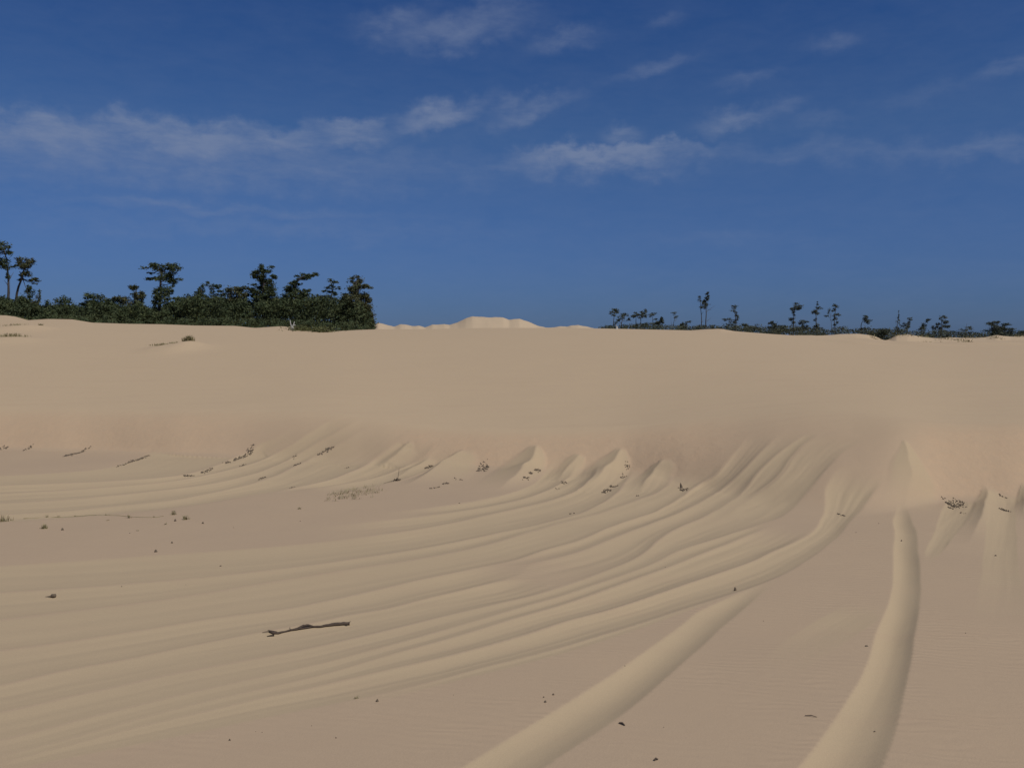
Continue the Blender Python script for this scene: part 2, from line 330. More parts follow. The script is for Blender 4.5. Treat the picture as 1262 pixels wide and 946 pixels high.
def G(x, y): return float(ground(np.array([x]), np.array([y]))[0])

# one sheet: finer towards the view, reaching the horizon all round
ys_px = np.concatenate([np.linspace(1010, 600, 400)])
near = -EYE/ray(np.full(len(ys_px), CX), ys_px)[1]
rows = np.concatenate([np.linspace(.4, near[0]*.96, 16), near[near < 16.8], np.arange(16.85, 26.6, .042), np.geomspace(26.65, 72, 130), np.geomspace(72.6, 170, 110), np.geomspace(172, 9000, 34)])
t_in = np.arctan((np.linspace(-60, 1322, 960)-CX)/F)
t_out = np.linspace(t_in[-1], 2*math.pi+t_in[0], 110)[1:-1]
th = np.concatenate([t_in, t_out]); nc = len(th); nr = len(rows)
A, D = np.meshgrid(th, rows)
Rr = D/np.maximum(np.cos(A), .72)
GX = Rr*np.sin(A); GY = Rr*np.cos(A)
GZ, GK = ground(GX, GY, True)
# ripples cut into the sheet itself where it is near and flat
pz, pD, pR = col_of(GX, GY)
verts = np.concatenate([np.array([[0, 0, GZ[0].mean()]]), np.stack([GX, GY, GZ], -1).reshape(-1, 3)])
idx = 1+np.arange(nr*nc).reshape(nr, nc); nxt = np.roll(idx, -1, 1)
quads = np.stack([idx[:-1], nxt[:-1], nxt[1:], idx[1:]], -1).reshape(-1, 4)[:, ::-1]
fan = np.stack([np.zeros(nc, int), nxt[0], idx[0]], -1)

# ------------------------------------------------------------------ materials
class MatB:
    def __init__(s, name):
        s.m = bpy.data.materials.new(name); s.m.use_nodes = True; s.t = s.m.node_tree; s.b = s.t.nodes['Principled BSDF']
    def n(s, t, **k):
        n = s.t.nodes.new(t)
        for a, b in k.items(): setattr(n, a, b)
        return n
    def l(s, a, b): s.t.links.new(a, b)
    def math(s, op, a, b=None, clamp=False):
        n = s.n('ShaderNodeMath', operation=op); n.use_clamp = clamp
        for i, v in enumerate((a, b)):
            if v is None: continue
            if hasattr(v, 'is_output'): s.l(v, n.inputs[i])
            else: n.inputs[i].default_value = v
        return n.outputs[0]
    def noise(s, scale, detail=4, rough=.5, vec=None, dist=0):
        n = s.n('ShaderNodeTexNoise'); n.inputs['Scale'].default_value = scale; n.inputs['Detail'].default_value = detail
        n.inputs['Roughness'].default_value = rough; n.inputs['Distortion'].default_value = dist
        if vec: s.l(vec, n.inputs['Vector'])
        return n.outputs[0]
    def mix(s, f, a, b):
        n = s.n('ShaderNodeMix', data_type='RGBA')
        for i, v in ((0, f), (6, a), (7, b)):
            if hasattr(v, 'is_output'): s.l(v, n.inputs[i])
            else: n.inputs[i].default_value = v if i == 0 else (*v, 1)
        return n.outputs[2]
    def mapr(s, v, a, b, c=0, d=1):
        n = s.n('ShaderNodeMapRange'); s.l(v, n.inputs[0])
        for i, q in enumerate((a, b, c, d)): n.inputs[i+1].default_value = q
        return n.outputs[0]
def sand_material():
    B = MatB('sand'); B.b.inputs['Roughness'].default_value = .95; B.b.inputs['Specular IOR Level'].default_value = .12
    geo = B.n('ShaderNodeTexCoord').outputs['Object']
    def attr(nm): a = B.n('ShaderNodeAttribute'); a.attribute_name = nm; return a.outputs['Fac']
    fur, pink, rip, high = attr('furrow'), attr('rose'), attr('ripple'), attr('high')
    big = B.noise(.35, 4, .55, geo); mid = B.noise(2.2, 5, .6, geo, .4); fine = B.noise(160, 3, .7, geo)
    c = B.mix(B.mapr(big, .35, .65), SAND_GREY, SAND_GREY2)
    c = B.mix(high, c, SAND_HIGH)
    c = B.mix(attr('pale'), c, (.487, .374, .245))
    c = B.mix(B.math('MULTIPLY', fur, .45), c, SAND_YELL)
    mot = B.noise(4.5, 5, .65, geo, .5)
    c = B.mix(B.math('MULTIPLY', pink, B.math('MULTIPLY', B.mapr(mid, .2, .7, .55, 1), B.mapr(mot, .35, .6, .55, 1))), c, SAND_ROSE)
    mp = B.n('ShaderNodeMapping'); mp.inputs['Rotation'].default_value = (0, 0, R(-38)); mp.inputs['Scale'].default_value = (.22, 2.0, 1); B.l(geo, mp.inputs[0])
    st = B.noise(1.6, 4, .6, mp.outputs[0])
    c = B.mix(B.mapr(st, .5, .8, 0, .30), c, SAND_ROSE2)
    spk = B.mapr(fine, .3, .7, .90, 1.10)
    hv = B.n('ShaderNodeVectorMath', operation='SCALE'); B.l(c, hv.inputs[0]); B.l(spk, hv.inputs['Scale']); B.l(hv.outputs[0], B.b.inputs['Base Color'])
    # ripples (about 10 cm) with crests across the wind, broken up
    rm = B.n('ShaderNodeMapping'); rm.inputs['Rotation'].default_value = (0, 0, R(20)); rm.inputs['Scale'].default_value = (.7, 1, 1); B.l(geo, rm.inputs[0])
    wv = B.n('ShaderNodeTexWave', wave_type='BANDS', bands_direction='Y'); B.l(rm.outputs[0], wv.inputs['Vector'])
    for k, v in (('Scale', 2.9), ('Distortion', 11.), ('Detail', 2.5), ('Detail Scale', .8), ('Detail Roughness', .55)): wv.inputs[k].default_value = v
    brk = B.mapr(B.noise(.55, 4, .6, geo), .40, .62, .05, 1)
    rp = B.math('MULTIPLY', B.math('MULTIPLY', wv.outputs['Fac'], brk), rip)
    b1 = B.n('ShaderNodeBump'); b1.inputs['Strength'].default_value = 1; b1.inputs['Distance'].default_value = .0034; B.l(rp, b1.inputs['Height'])
    lum = B.noise(3.2, 6, .62, geo, .3)
    b2 = B.n('ShaderNodeBump'); b2.inputs['Strength'].default_value = 1; b2.inputs['Distance'].default_value = .022
    B.l(B.math('MULTIPLY', lum, B.math('ADD', B.math('MULTIPLY', pink, .9), .16)), b2.inputs['Height']); B.l(b1.outputs[0], b2.inputs['Normal'])
    b3 = B.n('ShaderNodeBump'); b3.inputs['Strength'].default_value = .5; b3.inputs['Distance'].default_value = .004; B.l(B.noise(55, 3, .7, geo), b3.inputs['Height']); B.l(b2.outputs[0], b3.inputs['Normal'])
    B.l(b3.outputs[0], B.b.inputs['Normal'])
    return B.m
SAND_GREY = (.405, .299, .195); SAND_GREY2 = (.423, .312, .201); SAND_YELL = (.438, .344, .202); SAND_ROSE = (.462, .326, .203); SAND_ROSE2 = (.41, .293, .190); SAND_HIGH = (.466, .349, .219)
sand = sand_material()
def leaf_mat(name, a, b, scale=1.4):
    B = MatB(name); B.b.inputs['Roughness'].default_value = .7; B.b.inputs['Specular IOR Level'].default_value = .2
    g = B.n('ShaderNodeTexCoord').outputs['Object']; n = B.noise(scale, 4, .6, g); n2 = B.noise(9, 2, .6, g)
    c = B.mix(B.mapr(n, .35, .65), a, b); c = B.mix(B.mapr(n2, .62, .75, 0, .5), c, (.11, .085, .035)); c = B.mix(B.mapr(B.noise(.45, 3, .5, g), .38, .62, 0, .45), c, tuple(v*.55 for v in a)); B.l(c, B.b.inputs['Base Color']); return B.m
def wood_mat(name, a, b):
    B = MatB(name); B.b.inputs['Roughness'].default_value = .85
    g = B.n('ShaderNodeTexCoord').outputs['Object']; mp = B.n('ShaderNodeMapping'); mp.inputs['Scale'].default_value = (3, 30, 30); B.l(g, mp.inputs[0])
    n = B.noise(6, 6, .65, mp.outputs[0]); B.l(B.mix(B.mapr(n, .35, .65), a, b), B.b.inputs['Base Color'])
    bp = B.n('ShaderNodeBump'); bp.inputs['Distance'].default_value = .004; B.l(n, bp.inputs['Height']); B.l(bp.outputs[0], B.b.inputs['Normal']); return B.m
leaf_dark = leaf_mat('foliage_dark', (.038, .058, .026), (.082, .094, .036))
leaf_olive = leaf_mat('foliage_olive', (.058, .072, .030), (.105, .096, .044))
leaf_far = leaf_mat('foliage_far', (.050, .066, .044), (.086, .090, .056))
bark = wood_mat('bark', (.040, .034, .028), (.075, .062, .052)); pale_wood = wood_mat('pale_wood', (.30, .28, .25), (.42, .40, .36))
drift = wood_mat('driftwood', (.040, .027, .018), (.095, .064, .042)); grass_m = leaf_mat('dune_grass', (.20, .175, .080), (.33, .28, .15), 6.)
litter = wood_mat('litter', (.085, .062, .042), (.16, .12, .075)); creeper_m = leaf_mat('creeper', (.075, .085, .03), (.12, .115, .04))

# ------------------------------------------------------------------ the sand sheet
allf = [quads]
me = bpy.data.meshes.new('sand_ground')
me.vertices.add(len(verts)); me.vertices.foreach_set('co', verts.astype(np.float32).ravel())
loops = np.concatenate([quads.ravel(), fan[:, ::-1].ravel()]).astype(np.int32); nq, nfan = len(quads), len(fan)
starts = np.concatenate([np.arange(nq)*4, nq*4+np.arange(nfan)*3]).astype(np.int32)
me.loops.add(len(loops)); me.loops.foreach_set('vertex_index', loops)
me.polygons.add(nq+nfan); me.polygons.foreach_set('loop_start', starts); me.polygons.foreach_set('use_smooth', np.ones(nq+nfan, bool))
me.update(calc_edges=True)
def setattr_(nm, arr):
    a = me.attributes.new(nm, 'FLOAT', 'POINT'); a.data.foreach_set('value', np.concatenate([[0], arr.ravel()]).astype(np.float32))
yb_ = np.interp(pz, PX, Yb); yt_ = np.interp(pz, PX, Yt)
fpos = (pD-yb_)/(yt_-yb_)
rose = smooth((fpos+.05)/.12)*(1-smooth((fpos-.80)/.75))*np.interp(pz, [0, 240, 330, 470, 520, 860, 930, 1120, 1150, 1400], [.85, .8, .25, .2, 1, .95, .3, .2, 1, 1])
rose = rose*(1-.85*GK)
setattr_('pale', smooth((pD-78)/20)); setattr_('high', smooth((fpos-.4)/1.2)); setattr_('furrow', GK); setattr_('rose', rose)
rip = smooth((26-pD)/10)*(1-.8*np.clip(GK*1.2, 0, 1))*(1-smooth((fpos+.1)/.1))*smooth((pz+200)/300)
rip = rip*(.55+.45*smooth((pz-380)/350))
setattr_('ripple', rip)
me.materials.append(sand)
gnd = bpy.data.objects.new('sand_ground', me); col.objects.link(gnd); gnd['kind'] = 'structure'

# ------------------------------------------------------------------ plants: geometry builders
def tube(path, radii, sides=6):
    P = [Vector(p) for p in path]; V = []; Fc = []
    for i, p in enumerate(P):
        d = (P[min(i+1, len(P)-1)]-P[max(i-1, 0)]).normalized(); a = d.cross(Vector((.13, 1, .21))).normalized(); b = d.cross(a)
        for k in range(sides):
            t = 2*math.pi*k/sides; V.append(p+(a*math.cos(t)+b*math.sin(t))*radii[i])
    for i in range(len(P)-1):
        for k in range(sides):
            q = i*sides; Fc.append((q+k, q+(k+1) % sides, q+sides+(k+1) % sides, q+sides+k))
    for q0 in (0, (len(P)-1)*sides):
        c = len(V); V.append(P[0] if q0 == 0 else P[-1])
        for k in range(sides): 
            f = (c, q0+k, q0+(k+1) % sides, c); Fc.append((q0+k, q0+(k+1) % sides, c, c) )
    return V, Fc
class Geo:
    def __init__(s): s.v = []; s.f = []
    def add(s, V, Fc):
        n = len(s.v); s.v += [tuple(x) for x in V]; s.f += [tuple(i+n for i in f) for f in Fc]
    def tube(s, path, radii, sides=6):
        V, Fc = tube(path, radii, sides); s.add(V, Fc)
    def build(s, name, mat, parent=None, loc=(0,0,0), smooth=True):
        me = bpy.data.meshes.new(name); me.from_pydata(s.v, [], [tuple(dict.fromkeys(f)) for f in s.f]); me.update()
        for p in me.polygons: p.use_smooth = smooth
        me.materials.append(mat); o = bpy.data.objects.new(name, me); col.objects.link(o); o.location = loc
        if parent: o.parent = parent
        return o
def leaves(centres, size, flat=.5):
    """narrow four sided leaves or needle sprays, one per centre"""
    n = len(centres); a = rng.normal(size=(n, 3)); a[:, 2] *= flat; a /= np.linalg.norm(a, axis=1, keepdims=True)+1e-9
    b = np.cross(a, rng.normal(size=(n, 3))); b /= np.linalg.norm(b, axis=1, keepdims=True)+1e-9
    s = size*rng.uniform(.6, 1.3, (n, 1)); a = a*s; b = b*s*.33
    V = np.stack([centres-a, centres+b, centres+a, centres-b], 1).reshape(-1, 3); return V, np.arange(4*n).reshape(n, 4)
def P3d(px, py, D): u, v = ray(px, py); return np.array([float(u)*D, D, EYE+float(v)*D])
def tree(name, label, cat, base, D, trunk, r0, blobs, mat, leaf=.17, group=None, dens=1.0, extra=()):
    """trunk: photo points bottom to top; blobs: (x, y, rx, ry) in photo pixels"""
    leaf *= .85
    bx = P3d(base, 400, D)[0]; bz = G(bx, D)-.15; root = bpy.data.objects.new(name, None); col.objects.link(root); root.location = (bx, D, bz)
    tag(root, label, cat, group); o0 = np.array([bx, D, bz]); m = D/F
    g = Geo(); pts = [np.zeros(3)]+[P3d(x, y, D)-o0+np.array([0, rng.normal()*.12, 0]) for x, y in trunk]
    # refine with small wobble
    path = [pts[0]]
    for a, b in zip(pts[:-1], pts[1:]):
        for t in (.5, 1.): path.append(a+(b-a)*t+(rng.normal(size=3)*.05 if t < 1 else 0))
    g.tube(path, [r0*(1-.72*i/(len(path)-1)) for i in range(len(path))], 7)
    ar = np.array(path); cen = []
    for (x, y, rx, ry) in blobs:
        rx *= 1.2 if mat is not leaf_far else 1.08; ry *= 1.3 if mat is not leaf_far else 1.12
        c = P3d(x, y, D)-o0; c[1] += rng.normal()*rx*m*.5
        j = np.argmin(np.linalg.norm(ar-(c-np.array([0, 0, ry*m*.8])), axis=1)); st = ar[j]
        mid = (st+c)/2+np.array([0, 0, -.15*abs(c[0]-st[0])]); g.tube([st, mid, c], [r0*.38, r0*.26, r0*.1], 5)
        k = max(5, int(rx*ry/7)); 
        sub = rng.normal(size=(k, 3)); sub /= np.linalg.norm(sub, axis=1, keepdims=True); sub *= rng.uniform(.35, 1, (k, 1))**.6
        sub = sub*np.array([rx, rx*.9, ry])*m+c
        for q in sub[:max(4, k//3)]: g.tube([c, (c+q)/2+[0, 0, -.03], q], [r0*.12, r0*.08, r0*.03], 4)
        nl = int(max(14, 66*dens*rx*ry*m*m/(leaf*leaf)*.35/k)) 
        for q in sub:
            cen.append(q+rng.normal(size=(nl, 3))*np.array([rx*.26, rx*.26, ry*.20])*m)
    for e in extra: g.tube([P3d(x, y, D)-o0 for x, y in e], [r0*.35, *[r0*.2]*(len(e)-2), r0*.06], 5)
    g.build('trunk', bark, root)
    if cen:
        V, Fc = leaves(np.concatenate(cen), leaf); mesh_obj('crown', V, Fc, mat, root, smooth=False)
    return root

# left grove: the trees that stand out
LG = 'trees standing out of the left grove'
def lt(label, *a, **k): return tree('pine_tree', label, 'tree', *a, group=LG, **k)
lt('tall thin pine with two flat crown tiers at the left edge of the photo', 8, 90, [(9,375),(10,345),(8,318),(6,308)], .13, [(5,308,11,6),(-3,312,8,5),(14,308,5,4),(7,326,8,5),(1,324,5,4),(10,340,3,3)], leaf_dark, .15, dens=.8, extra=[[(11,390),(12,360),(12,336)],[(10,352),(5,345)],[(11,345),(17,335)]])
lt('leaning pine with brown topped crown, right of the tall thin pine at the left edge', 16, 91, [(20,362),(26,343),(31,330),(32,323)], .14, [(33,323,8,5),(25,326,5,3),(38,322,4,4),(31,332,5,5),(36,338,5,3),(42,344,4,3),(40,347,5,2),(24,342,3,3)], leaf_olive, .15, dens=.85, extra=[[(28,343),(31,352),(34,360)],[(28,338),(37,339)]])
tree('pine_sapling', 'small narrow conifer just right of the leaning pine', 'tree', 34, 88, [(34,372),(34,356)], .06, [(34,362,4,6),(33,374,6,8),(36,356,2,4)], leaf_dark, .14, dens=.9)
tree('pine_sapling', 'thin brownish sapling with slanting tip beside the small narrow conifer on the left', 'tree', 46, 88, [(46,375),(48,362)], .05, [(47,365,2.5,5),(45,375,5,6)], leaf_olive, .13, dens=.8)
tree('pine_sapling', 'little pointed tree between the brownish sapling and the twin topped bush on the left', 'tree', 58, 89, [(58,380),(58,371)], .05, [(58,377,4,6)], leaf_dark, .14)
tree('bush', 'rounded dark bush of two humps alone on the low part of the left treeline', 'bush', 77, 89, [(77,382),(77,372)], .07, [(76,376,8,7),(87,381,6,5)], leaf_dark, .15)
lt('spreading bushy tree with flat leafy top, left of the two tiered umbrella pine', 117, 89, [(117,388),(118,372)], .12, [(116,370,9,6),(105,372,7,3),(128,373,8,4),(118,380,14,7),(133,379,7,6)], leaf_dark, .16)
lt('rounded tree with a drooping tuft, just left of the umbrella pine', 163, 90, [(165,385),(167,365),(168,355)], .11, [(168,357,5,5),(172,364,5,5),(165,368,7,6),(174,370,3,5),(150,370,6,5),(155,377,12,7),(142,370,4,2),(168,382,8,8)], leaf_olive, .15)
lt('tall umbrella pine with two flat spreading tiers and open trunk', 196, 88, [(196,375),(198,350),(199,335),(196,328)], .16, [(190,329,8,4),(203,329,8,3.5),(214,331,7,5),(201,341,9,4),(211,342,7,5),(189,343,7,2.5),(213,348,4,4),(184,336,3,1.5)], leaf_dark, .15, extra=[[(199,338),(195,332),(192,328)],[(198,348),(208,342)]])
tree('tree_regrowth', 'leafy clump wrapped round the lower trunk of the umbrella pine', 'tree', 198, 87.3, [(198,378),(199,362)], .08, [(201,360,7,6),(192,362,4,6),(208,357,4,3),(202,368,7,6),(194,372,5,5)], leaf_dark, .15)
lt('low spreading tree with a branch reaching left, right of the umbrella pine', 232, 89, [(232,385),(233,372)], .11, [(232,370,10,5),(222,369,5,3),(245,370,9,5),(217,367,3,1.5),(235,378,14,7)], leaf_dark, .16)
lt('small feathery treetop right of the low spreading tree', 248, 91, [(248,372),(248,356)], .07, [(248,356,4,5),(246,362,4,4),(243,360,3,3)], leaf_dark, .14, dens=.8)
lt('open tree with thin flat topped crown and gaps of sky below', 263, 90, [(263,378),(263,360),(262,354)], .08, [(263,354,6,2.5),(255,350,3,2.5),(269,353,4,2),(262,360,3,2),(260,370,7,4),(252,366,3,3)], leaf_dark, .14, dens=.8, extra=[[(262,362),(256,353),(253,349)]])
tree('pine_sapling', 'small ragged tree between the flat topped open tree and the square crowned tree', 'tree', 274, 90, [(272,372),(275,360)], .06, [(274,359,5,3),(270,362,4,2),(276,371,6,3)], leaf_dark, .14)
lt('dense tree with a square blunt crown on a short trunk', 293, 89, [(294,385),(294,368),(293,358)], .12, [(289,362,7,7),(299,362,7,7),(292,355,3,2.5),(301,356,4,2),(289,370,5,4),(298,373,4,3)], leaf_olive, .16, dens=1.3)
lt('tallest dense pine of the left grove, with a tiered pointed crown', 325, 89, [(325,378),(325,350),(325,335),(320,330)], .17, [(321,333,5,5),(330,332,6,4),(316,339,5,4),(325,341,7,5),(335,344,5,4),(326,351,9,6),(314,356,5,4),(330,360,8,6),(319,364,7,6),(337,364,6,5),(326,372,13,7),(312,362,3,4)], leaf_dark, .15, dens=1.15)
lt('pine with a slanting flat top leaning to the right over a dense crown', 366, 89, [(364,375),(364,358),(367,345),(378,339)], .14, [(380,339,6,3.5),(386,338,4,2.5),(370,342,6,3),(366,350,6,3),(360,356,7,5),(372,360,8,4),(354,362,6,6),(366,368,13,7),(379,358,4,2.5)], leaf_dark, .15, dens=1.1, extra=[[(366,348),(373,342),(382,338)]])
lt('open airy pine with small separate tufts, second from the right end of the grove', 408, 90, [(407,380),(408,365),(411,348)], .10, [(412,349,5,3),(406,345,3,1.2),(417,355,3,1.5),(408,355,4,2),(402,360,4,2.5),(411,362,4,3),(398,366,5,2.5),(406,370,8,4),(400,374,7,4)], leaf_dark, .14, dens=.8, extra=[[(409,358),(416,355)],[(409,352),(406,345)]])
tree('pine_sapling', 'small round topped tree on a thin trunk left of the last big pine', 'tree', 424, 88.5, [(423,382),(424,370)], .05, [(424,365,5,4),(424,373,5,5),(421,384,3,7)], leaf_olive, .14)
lt('big dense pine closing the right end of the left grove', 440, 88, [(441,385),(440,362),(439,348)], .17, [(438,346,7,4.5),(451,353,6,2.5),(444,355,6,3),(436,358,7,6),(447,367,8,6),(455,370,4,6),(436,372,9,7),(446,380,9,7),(452,388,7,6),(438,388,11,8)], leaf_olive, .15, dens=1.2)

# dense scrub below them: one mass
def scrub(name, label, cat, top, bot_add, D0, D1, n, mat, leaf, hvar=3., lift=0.):
    tx, ty = tab(top); xs = rng.uniform(tx[0], tx[-1], n//26); DD = rng.uniform(D0, D1, len(xs))
    u, _ = ray(xs, np.full(len(xs), 400.)); X = u*DD; gz = base_h(X, DD)
    tyy = np.interp(xs, tx, ty)-lift+np.abs(rng.normal(size=len(xs)))*hvar*.5+hvar*2.6*fbm(xs/13., DD/6., 3, 81)
    Zt_ = EYE+ray(xs, tyy)[1]*DD; Zt_ = np.maximum(Zt_, gz+.15)
    f = rng.uniform(0, 1, len(xs))**.7; Z = gz+(Zt_-gz)*f
    m = DD/F; c = np.stack([X, DD, Z], 1); rep = np.repeat(c, 26, 0); mm = np.repeat(m, 26)[:, None]
    pts = rep+rng.normal(size=rep.shape)*np.array([2.6, 4, 1.5])*mm
    pts[:, 2] = np.minimum(pts[:, 2], np.repeat(Zt_, 26)+.1); pts[:, 2] = np.maximum(pts[:, 2], base_h(pts[:, 0], pts[:, 1])-.05)
    V, Fc = leaves(pts, leaf, .8); o = mesh_obj(name, V, Fc, mat, smooth=False); tag(o, label, cat, kind='stuff'); return o
scrub('undergrowth', 'dense dark green scrub under the left grove along the dune crest', 'undergrowth',
      [(-60,376),(-10,374),(6,370),(20,376),(30,374),(42,374),(50,378),(62,382),(70,380),(80,379),(92,382),(102,381),(112,378),(130,378),(145,380),(155,378),(170,377),(182,382),(192,379),(205,382),(212,379),(225,371),(245,367),(258,371),(272,369),(285,372),(300,371),(308,375),(316,371),(332,369),(345,371),(356,367),(368,367),(382,368),(392,370),(405,372),(420,374),(432,373),(446,375),(455,388),(459,396)],
      0, 85, 97, 150000, leaf_dark, .15, 3.8, 2.5)
scrub('undergrowth', 'low dark scrub fringing the foot of the left grove on the sand', 'undergrowth',
      [(-40,382),(0,384),(30,388),(45,391),(60,388),(100,391),(150,392),(230,393),(300,393),(360,393),(400,397),(440,396),(456,399)], 0, 79, 85, 15000, leaf_dark, .13, 2.)
scrub('undergrowth', 'low dark scrub strip on the crest under the small trees right of centre', 'undergrowth',
      [(741,404),(748,402),(756,403),(765,402),(775,402),(790,400.5),(800,402),(810,400),(820,402),(835,402.5),(850,403),(862,403),(880,403.5),(900,401.5),(915,402),(925,402),(938,404),(950,405),(965,404),(985,403),(995,405),(1010,406),(1022,408),(1030,405),(1045,406),(1060,406),(1072,405),(1084,407),(1095,407),(1110,407),(1122,410),(1135,409),(1150,409),(1162,410),(1175,411),(1195,411),(1212,410.5),(1228,409),(1245,411),(1262,409.5),(1330,409)],
      0, 106, 116, 36000, leaf_far, .15, 1.6, 1.)
# right hand trees
RG = 'small trees on the far crest to the right'
def rt(label, *a, cat='tree', name='small_tree', **k):
    k.setdefault('leaf', .125); k['dens'] = k.get('dens', 1.)*.72; leaf = k.pop('leaf'); return tree(name, label, cat, *a, leaf_far, leaf, group=RG, **k)
DR_ = 111
rt('leftmost small round crowned tree on a bare thin trunk, right of the bare white dune', 757, DR_, [(756,402),(757,388)], .09, [(758,384,5,3.5),(754,386,3,2.5),(756,389,3,1.5)])
rt('bushy low forked tree beside the leftmost round crowned tree', 767, DR_, [(766,398),(768,392)], .08, [(765,391,4,4),(771,389,4,3),(764,396,3,3),(774,395,2.5,3),(760,398,2.5,2)], dens=.7)
rt('left half of a close pair of round crowned trees', 784, DR_, [(784,400),(784,390)], .08, [(784,388,5,3),(781,390,3,2)])
rt('right half of a close pair of round crowned trees, the denser one', 790, DR_, [(790,400),(790,390)], .08, [(792,385,4,4),(789,389,4,3),(795,389,2.5,2)])
rt('slim tree with a flat small crown right of the close pair', 804, DR_, [(805,400),(804,389)], .06, [(803,388,4,2.5),(806,387,2.5,2),(808,393,2.5,1)], dens=.7)
rt('dark wedge shaped bush right of the slim flat crowned tree', 812, DR_, [(812,400),(813,394)], .07, [(813,396,4,4),(815,394,2,3),(809,399,5,3)], cat='bush', name='bush', dens=1.4)
rt('pale leafless looking tree with two bare trunks', 830, DR_, [(830,400),(831,388)], .05, [(831,386,3.5,1.5),(834,391,2.5,1.5)], dens=.35, extra=[[(828,404),(827,394),(827,385)],[(832,396),(836,390)],[(831,390),(828,386)]])
rt('low bush with a flat raised tuft, between the leafless tree and the tallest pair', 846, DR_, [(846,400),(847,396)], .06, [(845,401,5,3),(848,396,4,1.5),(840,399,2,3)], cat='bush', name='bush')
rt('thinner left tree of the tallest pair on the right', 864, DR_, [(865,395),(864,380),(863,370)], .07, [(862,369,3,3),(866,374,3,4),(864,379,2.5,2)], dens=.7, extra=[[(864,388),(867,384)],[(865,397),(868,394)]])
rt('tallest slim tree on the right with a slanting feather shaped crown', 870, DR_, [(870,395),(870,378),(871,366)], .08, [(872,364,2.5,4),(870,370,3.5,4),(868,376,3.5,4),(873,360,1.5,3)], extra=[[(871,384),(876,380),(882,376)],[(871,396),(877,391)],[(871,381),(877,382)]], dens=.9)
rt('tree with square small crown and a branch stretched far left', 906, DR_, [(907,398),(906,388),(904,380)], .08, [(904,378,3.5,2.2),(903,382,3,2),(907,386,2.5,2.5),(908,393,3,4),(897,394,4,2),(893,393,4,1),(900,399,5,3)], extra=[[(906,398),(899,394),(890,393)]], dens=.8)
rt('small rounded bush right of the tree with the far stretched branch', 918, DR_, [(918,402),(918,399)], .06, [(918,402,5,4),(930,405,6,3)], cat='bush', name='bush')
rt('dome shaped dark bush with a spiky top', 953, DR_, [(953,405),(953,400)], .08, [(953,402,6,5),(950,398,3,3),(966,405,7,3.5),(960,405,5,4)], cat='bush', name='bush', dens=1.2)
rt('umbrella crowned tree right of the dome shaped bush', 980, DR_, [(978,402),(978,390),(979,380)], .08, [(981,377,6,3.5),(976,381,4,2.5),(984,380,3.5,2.5),(979,386,2.5,2.5),(978,395,4,4)])
rt('short forked tree with drooping crown right of the umbrella crowned tree', 989, DR_, [(989,404),(990,398)], .07, [(991,397,5,2.5),(987,400,3,3),(994,401,3,4)], dens=.9)
rt('tree with a split top, left of the ragged columnar tree', 1006, DR_, [(1006,402),(1005,388),(1006,378)], .07, [(1007,374,1.8,2),(1003,383,3.5,3.5),(1011,380,3.5,2.5),(1007,386,3,2),(1005,394,2,2),(1006,401,4,4)], dens=.9)
rt('ragged columnar tree next to a faint bare one', 1029, DR_, [(1029,402),(1029,388),(1030,376)], .07, [(1030,378,3.5,3),(1028,383,3,2),(1030,388,4,2),(1028,393,3,2.5),(1030,399,3,3),(1034,388,2.5,1.2)], dens=.9)
rt('faint nearly bare tree just left of the ragged columnar tree', 1024, DR_+1, [(1024,400),(1023,382)], .04, [(1022,383,2.5,4),(1019,389,2.5,1.5)], dens=.35, extra=[[(1024,395),(1020,388)],[(1024,390),(1026,380)]])
rt('small wind bent tree with crown swept to the right', 1064, DR_, [(1062,402),(1063,396),(1066,392)], .06, [(1068,391,4,2.5),(1065,395,4,2),(1071,395,3,2),(1070,398,2.5,1.2)])
rt('spindly bare pole like tree left of the leafy small one', 1107, DR_, [(1106,404),(1107,390),(1108,383)], .04, [(1107,388,1.5,4),(1108,397,2.5,4),(1105,405,3,3)], dens=.35, extra=[[(1105,405),(1104,395),(1105,388)]])
rt('small leafy two tiered tree beside the spindly pole like tree', 1118, DR_, [(1118,405),(1118,398)], .05, [(1120,393,3.5,2),(1117,401,4.5,4),(1121,399,2.5,3)], dens=.8)
rt('small dark tree with a ball crown on a bushy base', 1139, DR_, [(1138,406),(1140,398)], .06, [(1142,395,3.5,2.5),(1138,402,3,4),(1136,406,4,3)])
rt('wide scraggly tree with thick upright crown left of the thin wiry tree', 1161, DR_, [(1160,408),(1161,400),(1162,394)], .08, [(1162,393,3.5,3),(1164,400,5,4),(1158,402,4,4),(1153,404,3.5,3),(1166,397,3,2)])
rt('thin wiry tree with flat bare branches between the scraggly tree and the broad bush', 1190, DR_, [(1190,408),(1191,398)], .04, [(1190,405,5,2.5),(1196,403,4,.8),(1187,407,4,2)], dens=.5, extra=[[(1190,404),(1200,403)],[(1190,404),(1186,401)]])
rt('broad flat topped wind swept bush near the right edge', 1231, DR_, [(1230,412),(1231,402)], .12, [(1230,403,9,5),(1227,398,4,2),(1243,400,6,2),(1240,406,8,4),(1224,407,8,4),(1232,409,13,4)], cat='bush', name='bush', dens=1.3)
rt('dark bush with flat top at the very right edge', 1259, DR_, [(1259,412),(1259,409)], .06, [(1258,409,5,2),(1263,412,5,3)], cat='bush', name='bush')
for px, D, rx, ry, lb in ((1087,90,11,5,'dark green bush spilling down the dip between two pale dunes on the right'),(1000,97,18,2.0,'low brown green mat of scrub on the sand before the tree with a split top')):
    tree('bush', lb, 'bush', px, D, [(px,410)], .05, [(px-6, 411 if D < 95 else 412.5, rx, ry),(px+3, 414 if D < 95 else 412.5, rx*.7, ry)], leaf_far, .12, dens=1.3)

